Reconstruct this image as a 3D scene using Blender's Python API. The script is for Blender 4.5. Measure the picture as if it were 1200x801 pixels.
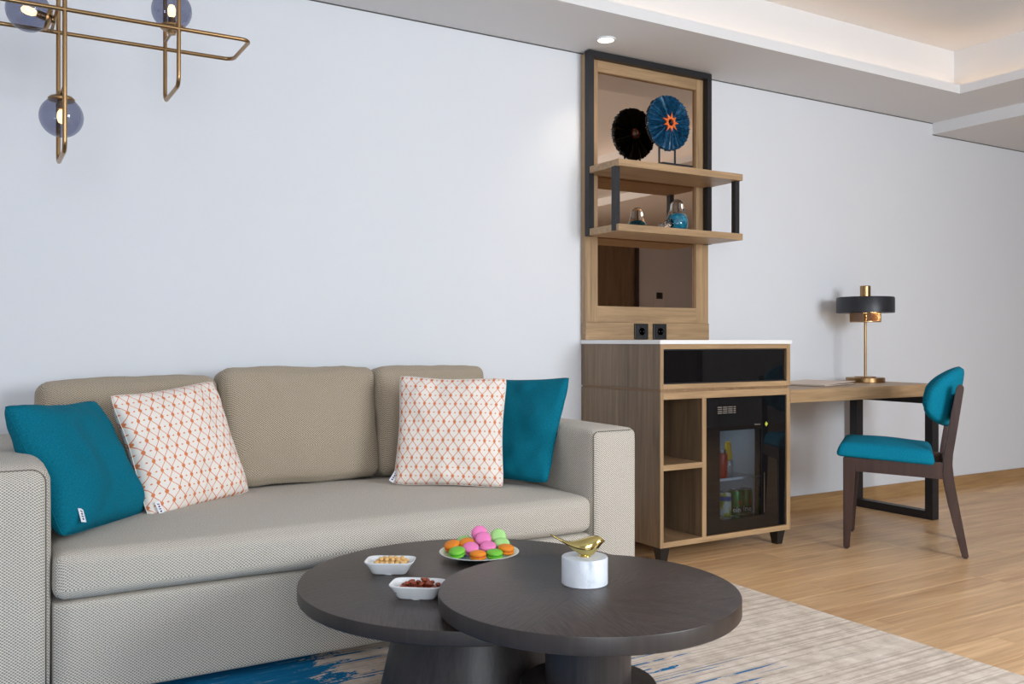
import bpy, bmesh, math, random
from mathutils import Vector, Matrix, noise
random.seed(7)
for o in list(bpy.data.objects): bpy.data.objects.remove(o)
SC = bpy.context.scene
COL = SC.collection
PI = math.pi
D2R = math.radians

# ------------------------------------------------------------------ camera, world, light
FPX, HZ = 1060.0, 399.5
TH = math.atan(FPX / 1775.0)
cam_d = bpy.data.cameras.new('camera'); cam = bpy.data.objects.new('camera', cam_d); COL.objects.link(cam)
cam_d.sensor_width = 36; cam_d.lens = FPX / 1200 * 36; cam_d.shift_y = -(400.5 - HZ) / 1200
cam_d.clip_start = .05
cam.location = (0, -3.66, .98); cam.rotation_euler = (PI / 2, 0, -TH)
SC.camera = cam
vs = SC.view_settings
vs.view_transform = 'Standard'; vs.look = 'None'; vs.gamma = 1; vs.use_curve_mapping = False
vs.exposure = -0.2
W = bpy.data.worlds.new('world'); SC.world = W; W.use_nodes = True
W.node_tree.nodes['Background'].inputs[0].default_value = (.75, .87, 1, 1)
W.node_tree.nodes['Background'].inputs[1].default_value = .8

def area(name, loc, rot, sx, sy, power, col, spread=180):
    l = bpy.data.lights.new(name, 'AREA'); l.shape = 'RECTANGLE'; l.size = sx; l.size_y = sy
    l.energy = power; l.color = col; l.spread = D2R(spread)
    o = bpy.data.objects.new(name, l); COL.objects.link(o); o.location = loc; o.rotation_euler = rot
    return o
# daylight through the large rear window; the small window is added as fill
area('daylight_large_window', (3.15, -5.42, 1.65), (D2R(83), 0, 0), 1.6, 1.4, 205, (.955, .978, 1))
area('added_window_fill', (-.45, -5.42, 1.4), (D2R(84), 0, 0), 1.5, 1.9, 92, (.96, .98, 1))

# ------------------------------------------------------------------ node helpers / materials
class NT:
    def __init__(s, name):
        s.m = bpy.data.materials.new(name); s.m.use_nodes = True
        s.t = s.m.node_tree; s.b = s.t.nodes['Principled BSDF']; s.out = s.t.nodes['Material Output']
    def n(s, typ, **kw):
        nd = s.t.nodes.new(typ)
        for k, v in kw.items(): setattr(nd, k, v)
        return nd
    def l(s, a, b): s.t.links.new(a, b)
    def set(s, sock, v):
        if hasattr(v, 'is_output'): s.l(v, sock)
        else: sock.default_value = v
    def math(s, op, a, b=0, c=None):
        nd = s.n('ShaderNodeMath', operation=op); s.set(nd.inputs[0], a); s.set(nd.inputs[1], b)
        if c is not None: s.set(nd.inputs[2], c)
        return nd.outputs[0]
    def mix(s, f, a, b, bt='MIX'):
        nd = s.n('ShaderNodeMix', data_type='RGBA', blend_type=bt)
        s.set(nd.inputs[0], f)
        for i, v in ((6, a), (7, b)):
            if isinstance(v, tuple) and len(v) == 3: v = v + (1,)
            s.set(nd.inputs[i], v)
        return nd.outputs[2]
    def ramp(s, f, pts):
        nd = s.n('ShaderNodeValToRGB'); s.l(f, nd.inputs[0]); e = nd.color_ramp.elements
        while len(e) < len(pts): e.new(.5)
        for el, (p, c) in zip(e, pts): el.position = p; el.color = c + (1,) if len(c) == 3 else c
        return nd.outputs[0]
    def coord(s, kind='Object'): return s.n('ShaderNodeTexCoord').outputs[kind]
    def mapping(s, v, scale=(1, 1, 1), loc=(0, 0, 0), rot=(0, 0, 0)):
        nd = s.n('ShaderNodeMapping'); s.l(v, nd.inputs[0]); s.set(nd.inputs[1], loc); nd.inputs[2].default_value = rot; nd.inputs[3].default_value = scale
        return nd.outputs[0]
    def noise(s, v, sc, det=3, rough=.5, dist=0):
        nd = s.n('ShaderNodeTexNoise'); s.l(v, nd.inputs['Vector']); nd.inputs['Scale'].default_value = sc
        nd.inputs['Detail'].default_value = det; nd.inputs['Roughness'].default_value = rough; nd.inputs['Distortion'].default_value = dist
        return nd.outputs[0]
    def bump(s, h, st=.3, d=.001):
        nd = s.n('ShaderNodeBump'); nd.inputs['Strength'].default_value = st; nd.inputs['Distance'].default_value = d
        s.l(h, nd.inputs['Height']); s.l(nd.outputs[0], s.b.inputs['Normal'])
    def p(s, **kw):
        for k, v in kw.items():
            k = {'col': 'Base Color', 'rough': 'Roughness', 'metal': 'Metallic', 'spec': 'Specular IOR Level', 'trans': 'Transmission Weight',
                 'ior': 'IOR', 'coat': 'Coat Weight', 'sheen': 'Sheen Weight', 'emit': 'Emission Color', 'es': 'Emission Strength', 'alpha': 'Alpha'}[k]
            if isinstance(v, tuple) and len(v) == 3: v = v + (1,)
            s.set(s.b.inputs[k], v)
        return s.m

def lin(r, g, b):
    f = lambda c: (c / 255 / 12.92) if c / 255 <= .04045 else ((c / 255 + .055) / 1.055) ** 2.4
    return (f(r), f(g), f(b))

def plain(name, col, rough=.5, metal=0, var=.04, sc=30, **kw):
    t = NT(name); n = t.noise(t.coord(), sc, 3)
    k = 1 - var
    c = t.mix(n, tuple(x * k for x in col), tuple(min(1, x * (1 + var)) for x in col))
    return t.p(col=c, rough=rough, metal=metal, **kw)

def emitter(name, col, s):
    t = NT(name); return t.p(col=col, emit=col, es=s)

def wood(name, c1, c2, axis=0, fine=70, rough=.42, rnd=0.0, tint=0.0, bump=.15):
    """grain running along the given object axis"""
    t = NT(name); v = t.coord()
    if rnd:
        oi = t.n('ShaderNodeObjectInfo'); r = oi.outputs['Random']
        cx = t.n('ShaderNodeCombineXYZ'); t.l(t.math('MULTIPLY', r, 37.0), cx.inputs[0]); t.l(t.math('MULTIPLY', r, 91.0), cx.inputs[1]); t.l(t.math('MULTIPLY', r, 13.0), cx.inputs[2])
        va = t.n('ShaderNodeVectorMath', operation='ADD'); t.l(v, va.inputs[0]); t.l(cx.outputs[0], va.inputs[1]); v = va.outputs[0]
    sc = [1, 1, 1]; sc[axis] = .05
    a = t.noise(t.mapping(v, tuple(x * fine for x in sc)), 1.0, 5, .6, .6)
    sc2 = [1, 1, 1]; sc2[axis] = .09
    b = t.noise(t.mapping(v, tuple(x * fine * .16 for x in sc2)), 1.0, 3, .5, 1.2)
    f = t.math('ADD', t.math('MULTIPLY', a, .55), t.math('MULTIPLY', b, .5))
    col = t.ramp(f, [(.33, c1), (.68, c2)])
    if tint:
        g = t.math('ADD', 1 - tint, t.math('MULTIPLY', r, 2 * tint))
        cc = t.n('ShaderNodeCombineColor'); [t.l(g, cc.inputs[i]) for i in range(3)]
        col = t.mix(1.0, col, cc.outputs[0], 'MULTIPLY')
    t.bump(a, bump, .0006)
    return t.p(col=col, rough=rough)

def weave(name, dark, light, p=.0098, rough=.95):
    t = NT(name); uv = t.n('ShaderNodeUVMap').outputs[0]
    sp = t.n('ShaderNodeSeparateXYZ'); t.l(uv, sp.inputs[0])
    k = 2 * PI / p
    wob = t.math('MULTIPLY', t.noise(t.mapping(uv, (9, 260, 1)), 1, 2), 1.6)
    wob2 = t.math('MULTIPLY', t.noise(t.mapping(uv, (260, 9, 1)), 1, 2), 1.6)
    a = t.math('SINE', t.math('MULTIPLY_ADD', sp.outputs[0], k, wob)); b = t.math('SINE', t.math('MULTIPLY_ADD', sp.outputs[1], k * 1.25, wob2))
    w = t.math('MULTIPLY_ADD', t.math('MULTIPLY', a, b), .5, .5)
    n = t.noise(uv, 220, 2); big = t.noise(uv, 5, 2)
    f = t.math('ADD', t.math('MULTIPLY', w, .75), t.math('MULTIPLY', n, .3))
    c = t.ramp(f, [(.22, dark), (.66, light)])
    c = t.mix(t.math('MULTIPLY', big, .18), c, tuple(x * .7 for x in light))
    t.bump(w, .5, .0016)
    return t.p(col=c, rough=rough, spec=.2, sheen=.1)

def fabric(name, col, rough=.9, fine=520):
    t = NT(name); uv = t.n('ShaderNodeUVMap').outputs[0]
    a = t.noise(t.mapping(uv, (fine, fine * .3, 1)), 1, 2); b = t.noise(t.mapping(uv, (fine * .3, fine, 1)), 1, 2)
    f = t.math('MULTIPLY_ADD', a, .5, t.math('MULTIPLY', b, .5))
    c = t.ramp(f, [(.3, tuple(x * .62 for x in col)), (.7, tuple(min(1, x * 1.45) for x in col))])
    t.bump(f, .4, .0012)
    return t.p(col=c, rough=rough, spec=.15)

def lattice_fabric(name):
    """white cotton printed with an orange ogee lattice, nodes and small dots"""
    t = NT(name); uv = t.n('ShaderNodeUVMap').outputs[0]
    sp = t.n('ShaderNodeSeparateXYZ'); t.l(uv, sp.inputs[0]); x, y = sp.outputs[0], sp.outputs[1]
    A, B = .0425, .0365
    cosv = t.math('MULTIPLY', t.math('COSINE', t.math('MULTIPLY', y, PI / B)), A / 4)
    def fam(off, sgn):
        q = t.math('ADD', t.math('SUBTRACT', x, t.math('MULTIPLY', cosv, sgn)), off * A)
        return t.math('PINGPONG', q, A / 2)          # distance to the nearest curve
    d = t.math('MINIMUM', fam(0, 1), fam(.5, -1))
    line = t.math('LESS_THAN', d, .0016)
    def cell(ox, oy, r, ex=1):
        dx = t.math('PINGPONG', t.math('ADD', x, ox), A / 2); dy = t.math('PINGPONG', t.math('ADD', y, oy), B)
        return t.math('LESS_THAN', t.math('ADD', t.math('POWER', t.math('MULTIPLY', dx, ex), 2), t.math('POWER', dy, 2)), r * r)
    m = line
    for q in (cell(-A / 4, 0, .0063), cell(A / 4, B, .0063), cell(A / 4, 0, .0026, .7), cell(-A / 4, B, .0026, .7)): m = t.math('MAXIMUM', m, q)
    nz = t.noise(uv, 700, 2)
    base = t.mix(nz, lin(226, 216, 208), lin(246, 240, 234)); org = t.mix(nz, lin(205, 112, 66), lin(232, 142, 96))
    t.bump(nz, .2, .0006)
    return t.p(col=t.mix(m, base, org), rough=.9, spec=.2)

def veneer(name, c1, c2):
    """dark oak veneer laid in eight wedges, grain turning with each wedge"""
    t = NT(name); sp = t.n('ShaderNodeSeparateXYZ'); t.l(t.coord(), sp.inputs[0]); x, y, z = sp.outputs
    seg = PI / 4
    ang = t.math('ARCTAN2', y, x)
    idx = t.math('ROUND', t.math('DIVIDE', ang, seg))
    a = t.math('MULTIPLY_ADD', idx, seg, .35)
    ca, sa = t.math('COSINE', a), t.math('SINE', a)
    gx = t.math('ADD', t.math('MULTIPLY', x, ca), t.math('MULTIPLY', y, sa))
    gy = t.math('SUBTRACT', t.math('MULTIPLY', y, ca), t.math('MULTIPLY', x, sa))
    cx = t.n('ShaderNodeCombineXYZ'); t.l(t.math('MULTIPLY', gx, 14), cx.inputs[0]); t.l(t.math('MULTIPLY', gy, 190), cx.inputs[1]); t.l(t.math('MULTIPLY', idx, 7.3), cx.inputs[2])
    n = t.noise(cx.outputs[0], 1, 4, .65)
    t.bump(n, .6, .002)
    return t.p(col=t.ramp(n, [(.34, c1), (.62, c2)]), rough=t.math('MULTIPLY_ADD', n, .25, .26), spec=.5)

def thin_glass(name, tint, refl=.06, rough=.0):
    t = NT(name); tr = t.n('ShaderNodeBsdfTransparent'); tr.inputs[0].default_value = tint + (1,)
    gl = t.n('ShaderNodeBsdfGlossy'); gl.inputs['Roughness'].default_value = rough
    lw = t.n('ShaderNodeLayerWeight'); lw.inputs[0].default_value = .5
    f = t.math('ADD', refl, t.math('MULTIPLY', t.math('POWER', lw.outputs['Facing'], 4), .7))
    mx = t.n('ShaderNodeMixShader'); t.l(f, mx.inputs[0]); t.l(tr.outputs[0], mx.inputs[1]); t.l(gl.outputs[0], mx.inputs[2])
    t.l(mx.outputs[0], t.out.inputs[0]); return t.m

M = {}
M['wall'] = plain('wall_paper', lin(222, 225, 231), .75, var=.015, sc=4)
M['ceil'] = plain('ceiling_paint', lin(222, 222, 224), .85, var=.01, sc=3)
M['gap'] = plain('shadow_gap', (.09, .09, .09), .9)
M['plank'] = wood('oak_floor', lin(184, 138, 94), lin(234, 194, 146), 0, 60, .36, rnd=1, tint=.08, bump=.1)
M['subfloor'] = plain('subfloor', lin(110, 80, 55), .8)
M['oak_x'] = wood('oak_horizontal', lin(136, 109, 80), lin(186, 154, 116), 0, 70)
M['oak_y'] = wood('oak_depthwise', lin(136, 109, 80), lin(186, 154, 116), 1, 70)
M['oak_z'] = wood('oak_vertical', lin(136, 109, 80), lin(186, 154, 116), 2, 70)
M['oakd_z'] = wood('brown_oak_vertical', lin(98, 80, 62), lin(142, 119, 95), 2, 60)
M['oakd_y'] = wood('brown_oak_shelf', lin(120, 92, 66), lin(165, 132, 98), 1, 60)
M['base_oak'] = wood('baseboard_oak', lin(140, 108, 70), lin(186, 150, 105), 0, 60)
M['black_metal'] = plain('black_metal', lin(38, 38, 42), .45, .3)
M['black_glass'] = plain('black_glass', (.006, .006, .007), .03, spec=.6, var=0.0)
M['black_plastic'] = plain('black_plastic', (.012, .012, .013), .4)
M['stone'] = plain('white_stone', lin(240, 240, 240), .25, var=.02, sc=12)
M['mirror'] = NT('bronze_mirror').p(col=(.62, .49, .39), metal=1.0, rough=.015)
M['brass'] = plain('brushed_brass', lin(160, 128, 90), .3, 1.0, var=.06)
M['gold'] = plain('polished_gold', lin(206, 188, 122), .12, 1.0, var=.02)
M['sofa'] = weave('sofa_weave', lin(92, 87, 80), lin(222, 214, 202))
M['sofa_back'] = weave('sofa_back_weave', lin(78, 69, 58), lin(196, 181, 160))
M['seam'] = plain('seam_thread', lin(110, 102, 92), .9)
M['teal'] = fabric('teal_fabric', lin(3, 104, 126))
M['teal_seat'] = fabric('teal_chair_fabric', lin(2, 118, 146), .85)
M['lattice'] = lattice_fabric('orange_lattice_cotton')
M['cotton'] = plain('white_cotton', lin(236, 226, 218), .9)
M['veneer'] = veneer('dark_wedge_veneer', lin(32, 26, 24), lin(74, 63, 59))
M['dark_edge'] = wood('dark_oak_edge', lin(44, 37, 35), lin(58, 50, 47), 2, 90, .4)
M['dark_z'] = wood('dark_oak_vertical', lin(30, 26, 26), lin(62, 55, 54), 2, 120, .4, bump=.5)
M['walnut'] = wood('dark_walnut', lin(46, 30, 27), lin(74, 50, 44), 2, 60, .35)
M['white'] = plain('white_ceramic', lin(236, 240, 244), .15, var=.01)
M['label_white'] = plain('white_tag', lin(232, 232, 240), .8)
M['navy'] = plain('navy_print', lin(40, 44, 90), .8)
M['cable'] = plain('dark_cloth', (.02, .02, .02), .9)

# ------------------------------------------------------------------ mesh helpers
def link(name, me, mat, parent=None, smooth=False, loc=None):
    o = bpy.data.objects.new(name, me); COL.objects.link(o)
    if mat is not None: me.materials.append(M[mat] if isinstance(mat, str) else mat)
    if parent: o.parent = parent
    if smooth: me.polygons.foreach_set('use_smooth', [True] * len(me.polygons))
    if loc: o.location = loc
    return o
def box_uv(me):
    uv = me.uv_layers.new(name='UVMap'); ym = min(v.co.y for v in me.vertices)
    for p in me.polygons:
        n = p.normal; a = max(range(3), key=lambda i: abs(n[i]))
        for li in p.loop_indices:
            c = me.vertices[me.loops[li].vertex_index].co; uv.data[li].uv = (c.y, c.z) if a == 0 else (c.x, c.z + (c.y if n.z > -.12 else 2 * ym - c.y))
def from_py(vs, fs): me = bpy.data.meshes.new('m'); me.from_pydata([tuple(v) for v in vs], [], fs); me.update(); return me
def fixn(me):
    bm = bmesh.new(); bm.from_mesh(me); bmesh.ops.recalc_face_normals(bm, faces=bm.faces); bm.to_mesh(me); bm.free(); return me
def boxme(x0, x1, y0, y1, z0, z1, bev=0.0, seg=2):
    bm = bmesh.new(); bmesh.ops.create_cube(bm, size=1)
    for v in bm.verts: v.co = ((x0 + x1) / 2 + v.co.x * (x1 - x0), (y0 + y1) / 2 + v.co.y * (y1 - y0), (z0 + z1) / 2 + v.co.z * (z1 - z0))
    if bev: bmesh.ops.bevel(bm, geom=bm.edges[:], offset=bev, segments=seg, affect='EDGES', profile=.5)
    me = bpy.data.meshes.new('m'); bm.to_mesh(me); bm.free(); return me
def box(name, x0, x1, y0, y1, z0, z1, mat, parent=None, bev=.0015):
    """box in world metres; under a parent it is written relative to the parent's (unrotated) base"""
    if parent:
        L = parent.location; P = parent.parent
        off = Vector(L) + (Vector(P.location) if P else Vector())
        x0 -= off.x; x1 -= off.x; y0 -= off.y; y1 -= off.y; z0 -= off.z; z1 -= off.z
    me = boxme(x0, x1, y0, y1, z0, z1, bev); return link(name, me, mat, parent, False)
def lbox(name, x0, x1, y0, y1, z0, z1, mat, parent=None, bev=.0015): return link(name, boxme(x0, x1, y0, y1, z0, z1, bev), mat, parent)
def lathe(profile, seg=48, caps=True, axis='z'):
    vs, fs = [], []; n = len(profile)
    for i in range(seg):
        a = 2 * PI * i / seg
        for r, z in profile: vs.append((r * math.cos(a), r * math.sin(a), z))
    for i in range(seg):
        for k in range(n - 1):
            a, b = i * n + k, ((i + 1) % seg) * n + k; fs.append((a, b, b + 1, a + 1))
    if caps:
        if profile[0][0] > 1e-6: fs.append(tuple(i * n for i in range(seg))[::-1])
        if profile[-1][0] > 1e-6: fs.append(tuple(i * n + n - 1 for i in range(seg)))
    me = from_py(vs, fs)
    bm = bmesh.new(); bm.from_mesh(me); bmesh.ops.remove_doubles(bm, verts=bm.verts, dist=1e-6); bmesh.ops.recalc_face_normals(bm, faces=bm.faces); bm.to_mesh(me); bm.free()
    return me
def smooth_angle(o, ang=35):
    me = o.data; me.polygons.foreach_set('use_smooth', [True] * len(me.polygons))
    bm = bmesh.new(); bm.from_mesh(me)
    for e in bm.edges:
        if len(e.link_faces) == 2 and e.calc_face_angle() > D2R(ang): e.smooth = False
    bm.to_mesh(me); bm.free(); return o
def turned(name, prof, mat, parent=None, loc=None, seg=48, rot=None):
    o = smooth_angle(link(name, lathe(prof, seg), mat, parent, loc=loc))
    if rot: o.rotation_euler = rot
    return o
def tube_me(pts, r, closed=False, seg=12):
    pts = [Vector(p) for p in pts]; n = len(pts); vs, fs = [], []; up = None
    for i, p in enumerate(pts):
        a = pts[(i - 1) % n] if (closed or i > 0) else p; b = pts[(i + 1) % n] if (closed or i < n - 1) else p
        t = (b - a).normalized()
        if up is None: up = t.orthogonal().normalized()
        up = (up - t * up.dot(t)).normalized(); q = t.cross(up)
        for k in range(seg):
            g = 2 * PI * k / seg; vs.append(p + up * (r * math.cos(g)) + q * (r * math.sin(g)))
    # align the seam of a closed tube
    sh = 0
    if closed: sh = min(range(seg), key=lambda s: (vs[(n - 1) * seg] - vs[s]).length)
    for i in range(n if closed else n - 1):
        j = (i + 1) % n; s = sh if (closed and j == 0) else 0
        for k in range(seg): fs.append((i * seg + k, i * seg + (k + 1) % seg, j * seg + (k + 1 + s) % seg, j * seg + (k + s) % seg))
    if not closed: fs.append(tuple(range(seg))[::-1]); fs.append(tuple((n - 1) * seg + k for k in range(seg)))
    return fixn(from_py(vs, fs))
def tube(name, pts, r, mat, parent=None, closed=False, seg=12): return link(name, tube_me(pts, r, closed, seg), mat, parent, True)
def loft(secs, seg=20):
    """secs: list of (centre, axis_a, axis_b) half axes as vectors"""
    vs, fs = [], []
    for c, a, b in secs:
        c, a, b = Vector(c), Vector(a), Vector(b)
        for k in range(seg): g = 2 * PI * k / seg; vs.append(c + a * math.cos(g) + b * math.sin(g))
    n = len(secs)
    for i in range(n - 1):
        for k in range(seg): fs.append((i * seg + k, i * seg + (k + 1) % seg, (i + 1) * seg + (k + 1) % seg, (i + 1) * seg + k))
    fs.append(tuple(range(seg))); fs.append(tuple((n - 1) * seg + k for k in range(seg)))
    return fixn(from_py(vs, fs))
def softbox(hx, hy, hz, r, n=14, bulge=(0, 0, 0, 0, 0, 0), wr=0, ws=6, seed=0):
    """rounded upholstery block centred on the origin; bulge for -x +x -y +y -z +z faces"""
    bm = bmesh.new(); bmesh.ops.create_cube(bm, size=2); bmesh.ops.subdivide_edges(bm, edges=bm.edges[:], cuts=n, use_grid_fill=True)
    H = (hx, hy, hz)
    for v in bm.verts:
        q = []
        for i in range(3):
            # squeeze the grid so rows gather in the rounded edges
            a = v.co[i]; f = r / H[i]; a = math.copysign(1 - (1 - abs(a)) ** 1.35, a) if abs(a) < 1 else a
            q.append(a * H[i])
        c = [max(-H[i] + r, min(H[i] - r, q[i])) for i in range(3)]
        d = Vector([q[i] - c[i] for i in range(3)]); dn = d.normalized() * r if d.length > 1e-9 else Vector()
        p = Vector(c) + dn
        u = [q[i] / H[i] for i in range(3)]
        for i in range(3):
            j, k = [x for x in range(3) if x != i]
            b = bulge[2 * i + (1 if u[i] > 0 else 0)]
            if b: p[i] += math.copysign(1, u[i]) * b * (1 - u[j] ** 2) * (1 - u[k] ** 2) * max(0, abs(u[i]) - .3) / .7
        if wr:
            s = noise.noise(p * ws + Vector((seed, seed * 2, 0))) + .5 * noise.noise(p * ws * 2.3 + Vector((seed, 5, 0)))
            p += (dn.normalized() if dn.length > 0 else Vector()) * s * wr
        v.co = p
    bmesh.ops.recalc_face_normals(bm, faces=bm.faces)
    me = bpy.data.meshes.new('m'); bm.to_mesh(me); bm.free(); box_uv(me); return me
def soft(name, c, h, r, mat, parent=None, rot=None, **kw):
    o = link(name, softbox(h[0], h[1], h[2], r, **kw), mat, parent, True)
    o.location = Vector(c) - (Vector(parent.location) if parent else Vector())
    if rot: o.rotation_euler = rot
    return o
def tag(o, label, cat, group=None, kind=None):
    o['label'] = label; o['category'] = cat
    if group: o['group'] = group
    if kind: o['kind'] = kind
    return o
def thing(name, label, cat, loc, rz=0, group=None):
    o = bpy.data.objects.new(name, None); COL.objects.link(o); o.location = loc; o.rotation_euler = (0, 0, rz); o.empty_display_size = .1
    return tag(o, label, cat, group)
def struct(o): o['kind'] = 'structure'; return o
def prism(poly, axis, a0, a1, bev=0.0):
    """extrude a polygon given in the two other axes along axis (0 = x)"""
    vs = []
    for a in (a0, a1):
        for p, q in poly: vs.append({0: (a, p, q), 1: (p, a, q), 2: (p, q, a)}[axis])
    n = len(poly); fs = [tuple(range(n)), tuple(range(n, 2 * n))] + [(i, (i + 1) % n, n + (i + 1) % n, n + i) for i in range(n)]
    me = fixn(from_py(vs, fs))
    if bev:
        bm = bmesh.new(); bm.from_mesh(me); bmesh.ops.bevel(bm, geom=bm.edges[:], offset=bev, segments=2, affect='EDGES'); bm.to_mesh(me); bm.free()
    return me
def text_mesh(txt, size, extrude=.0003, bold=0):
    cu = bpy.data.curves.new('t', 'FONT'); cu.body = txt; cu.size = size; cu.extrude = extrude; cu.align_x = 'CENTER'; cu.offset = bold; cu.resolution_u = 3
    o = bpy.data.objects.new('t', cu); COL.objects.link(o); dg = bpy.context.evaluated_depsgraph_get()
    me = bpy.data.meshes.new_from_object(o.evaluated_get(dg)); bpy.data.objects.remove(o); return me

# ------------------------------------------------------------------ the room
XL, XR, YF = -2.2, 8.6, -5.2
ZS, ZL, ZT = 2.40, 2.327, 2.685            # soffit, lower hall ceiling, tray ceiling
floor = struct(box('floor', XL, XR, YF, 0, -.06, -.0085, 'subfloor', None, 0))
PW, PL = .158, 1.215
rows = math.ceil(-YF / PW)
plank_me = boxme(-PL / 2 + .0004, PL / 2 - .0004, -PW / 2 + .0004, PW / 2 - .0004, -.008, 0, .0006, 1); plank_me.materials.append(M['plank'])
rnd = random.Random(3)
for r in range(rows):
    x = XL - rnd.uniform(0, .95) * PL
    y = -PW / 2 - r * PW
    while x < XR:
        if x + PL > XL - .2:
            o = bpy.data.objects.new('plank', plank_me); COL.objects.link(o); o.parent = floor; o.location = (x + PL / 2, y, 0)
        x += PL
def wall_box(name, *a): return struct(box(name, *a, 'wall', None, 0))
wall_box('wall_back', XL, XR, 0, .12, -.06, 2.8)
wall_box('wall_left', XL - .12, XL, YF, .12, -.06, 2.8)
wall_box('wall_right', XR, XR + .12, YF, .12, -.06, 2.8)
# the wall behind the camera with its large window, an added fill window and a dark door
wf = struct(bpy.data.objects.new('wall_front', None)); COL.objects.link(wf)
WIN = [(-1.3, .4, .35, 2.3), (1.85, 4.15, .35, 2.3)]  # first opening is a window added for fill light on the sofa
for x0, x1, z0, z1 in [(XL, -1.3, -.06, 2.8), (.4, 1.85, -.06, 2.8), (4.15, XR, -.06, 2.8)] + [(a, b, -.06, c) for a, b, c, d in WIN] + [(a, b, d, 2.8) for a, b, c, d in WIN]:
    box('wall_panel', x0, x1, YF - .12, YF, z0, z1, 'wall', wf, 0)
M['pane'] = thin_glass('window_glass', (.97, .99, 1))
for i, (a, b, c, d) in enumerate(WIN):
    w = struct(bpy.data.objects.new('window_%d' % (i + 1), None)); COL.objects.link(w); w.location = (a, YF - .06, c)
    for q in ((a, b, c, c + .05), (a, b, d - .05, d), (a, a + .05, c + .05, d - .05), (b - .05, b, c + .05, d - .05), ((a + b) / 2 - .03, (a + b) / 2 + .03, c + .05, d - .05)):
        box('window_frame', q[0], q[1], YF - .09, YF - .04, q[2], q[3], 'white', w)
    for x0, x1 in ((a + .05, (a + b) / 2 - .03), ((a + b) / 2 + .03, b - .05)): box('pane', x0, x1, YF - .067, YF - .063, c + .05, d - .05, 'pane', w, 0)
dr = struct(bpy.data.objects.new('door_1', None)); COL.objects.link(dr); dr.location = (6.1, YF, 0)
box('door_leaf', 6.12, 7.0, YF, YF + .03, .0, 2.26, 'oakd_z', dr); box('door_frame', 6.06, 6.12, YF, YF + .045, 0, 2.3, 'walnut', dr); box('door_frame', 7.0, 7.06, YF, YF + .045, 0, 2.3, 'walnut', dr); box('door_frame', 6.12, 7.0, YF, YF + .045, 2.26, 2.3, 'walnut', dr)
sw = thing('wall_socket', 'small black socket on the far wall, seen in the lower bronze mirror', 'socket', (7.41, YF, 1.5))
box('plate', 7.33, 7.49, YF, YF + .008, 1.40, 1.60, 'label_white', sw); box('insert', 7.36, 7.46, YF + .008, YF + .014, 1.51, 1.59, 'black_plastic', sw)
# ceiling: soffits round a lit tray, a lower ceiling over the hall end
ce = struct(bpy.data.objects.new('ceiling', None)); COL.objects.link(ce)
TX0, TX1, TY0, TY1 = -1.7, 4.87, -4.7, -.52      # tray opening
G = .10                                           # depth of the cove behind the lip
def cb(n, *a): return box(n, *a, 'ceil', ce, 0)
cb('soffit', XL, 5.38, TY1 + .015, 0, ZS, ZS + .02); cb('soffit', XL, 5.38, YF, TY0 - .015, ZS, ZS + .02)
cb('soffit', TX1 + .015, 5.38, TY0 - .015, TY1 + .015, ZS, ZS + .02); cb('soffit', XL, TX0 - .015, TY0 - .015, TY1 + .015, ZS, ZS + .02)
cb('cove_lip', TX0 - .015, TX1 + .015, TY1, TY1 + .015, ZS, ZS + .05); cb('cove_lip', TX0 - .015, TX1 + .015, TY0 - .015, TY0, ZS, ZS + .05)
cb('cove_lip', TX1, TX1 + .015, TY0, TY1, ZS, ZS + .05); cb('cove_lip', TX0 - .015, TX0, TY0, TY1, ZS, ZS + .05)
cb('cove_wall', XL, TX1 + G, TY1 + G, 0, ZS + .02, ZT); cb('cove_wall', XL, TX1 + G, YF, TY0 - G, ZS + .02, ZT)
cb('cove_wall', TX1 + G, 5.38, YF, 0, ZS + .02, ZT); cb('cove_wall', XL, TX0 - G, TY0 - G, TY1 + G, ZS + .02, ZT)
cb('tray_ceiling', XL, 5.38, YF, 0, ZT, 2.8); cb('hall_ceiling', 5.38, XR, YF, 0, ZL, 2.8)
M['led'] = emitter('warm_led', (1, .68, .40), 6)
def led(lab, *a): tag(box('cove_light_strip', *a, 'led', None, 0), lab, 'light strip', 'warm light strips in the ceiling cove')
led('warm light strip in the cove along the sofa wall', TX0 - .05, TX1 + .05, TY1 + .045, TY1 + .06, ZS + .02, ZS + .026)
led('warm light strip in the cove at the hall end', TX1 + .045, TX1 + .06, TY0 - .05, TY1 + .03, ZS + .02, ZS + .026)
led('warm light strip in the cove on the window side', TX0 - .05, TX1 + .03, TY0 - .06, TY0 - .045, ZS + .02, ZS + .026)
tr = struct(box('trim_1', XL, 5.38, -.003, 0, ZS - .0045, ZS, 'gap', None, 0))
struct(box('trim_2', 5.38, XR, -.003, 0, ZL - .0045, ZL, 'gap', None, 0))
struct(box('baseboard_back', XL, XR, -.016, 0, 0, .083, 'base_oak', None, .001))
struct(box('baseboard_right', XR - .016, XR, YF, -.016, 0, .083, 'oak_y', None, .001))

# ------------------------------------------------------------------ recessed downlight
dl = thing('recessed_downlight', 'lit round recessed downlight in the soffit above the shelf unit', 'downlight', (2.563, -.231, ZS))
turned('trim_ring', [(.047, 0), (.047, -.006), (.038, -.006), (.036, 0)], 'white', dl)
turned('lens', [(.0, -.003), (.036, -.003), (.036, -.001), (0, -.001)], emitter('downlight_glow', (1, .82, .6), 9), dl)
l = bpy.data.lights.new('downlight_spot', 'SPOT'); l.energy = 9; l.color = (1, .8, .58); l.spot_size = D2R(95); l.spot_blend = .8; l.shadow_soft_size = .035
o = bpy.data.objects.new('downlight_spot', l); COL.objects.link(o); o.parent = dl; o.location = (0, 0, -.012)

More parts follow.
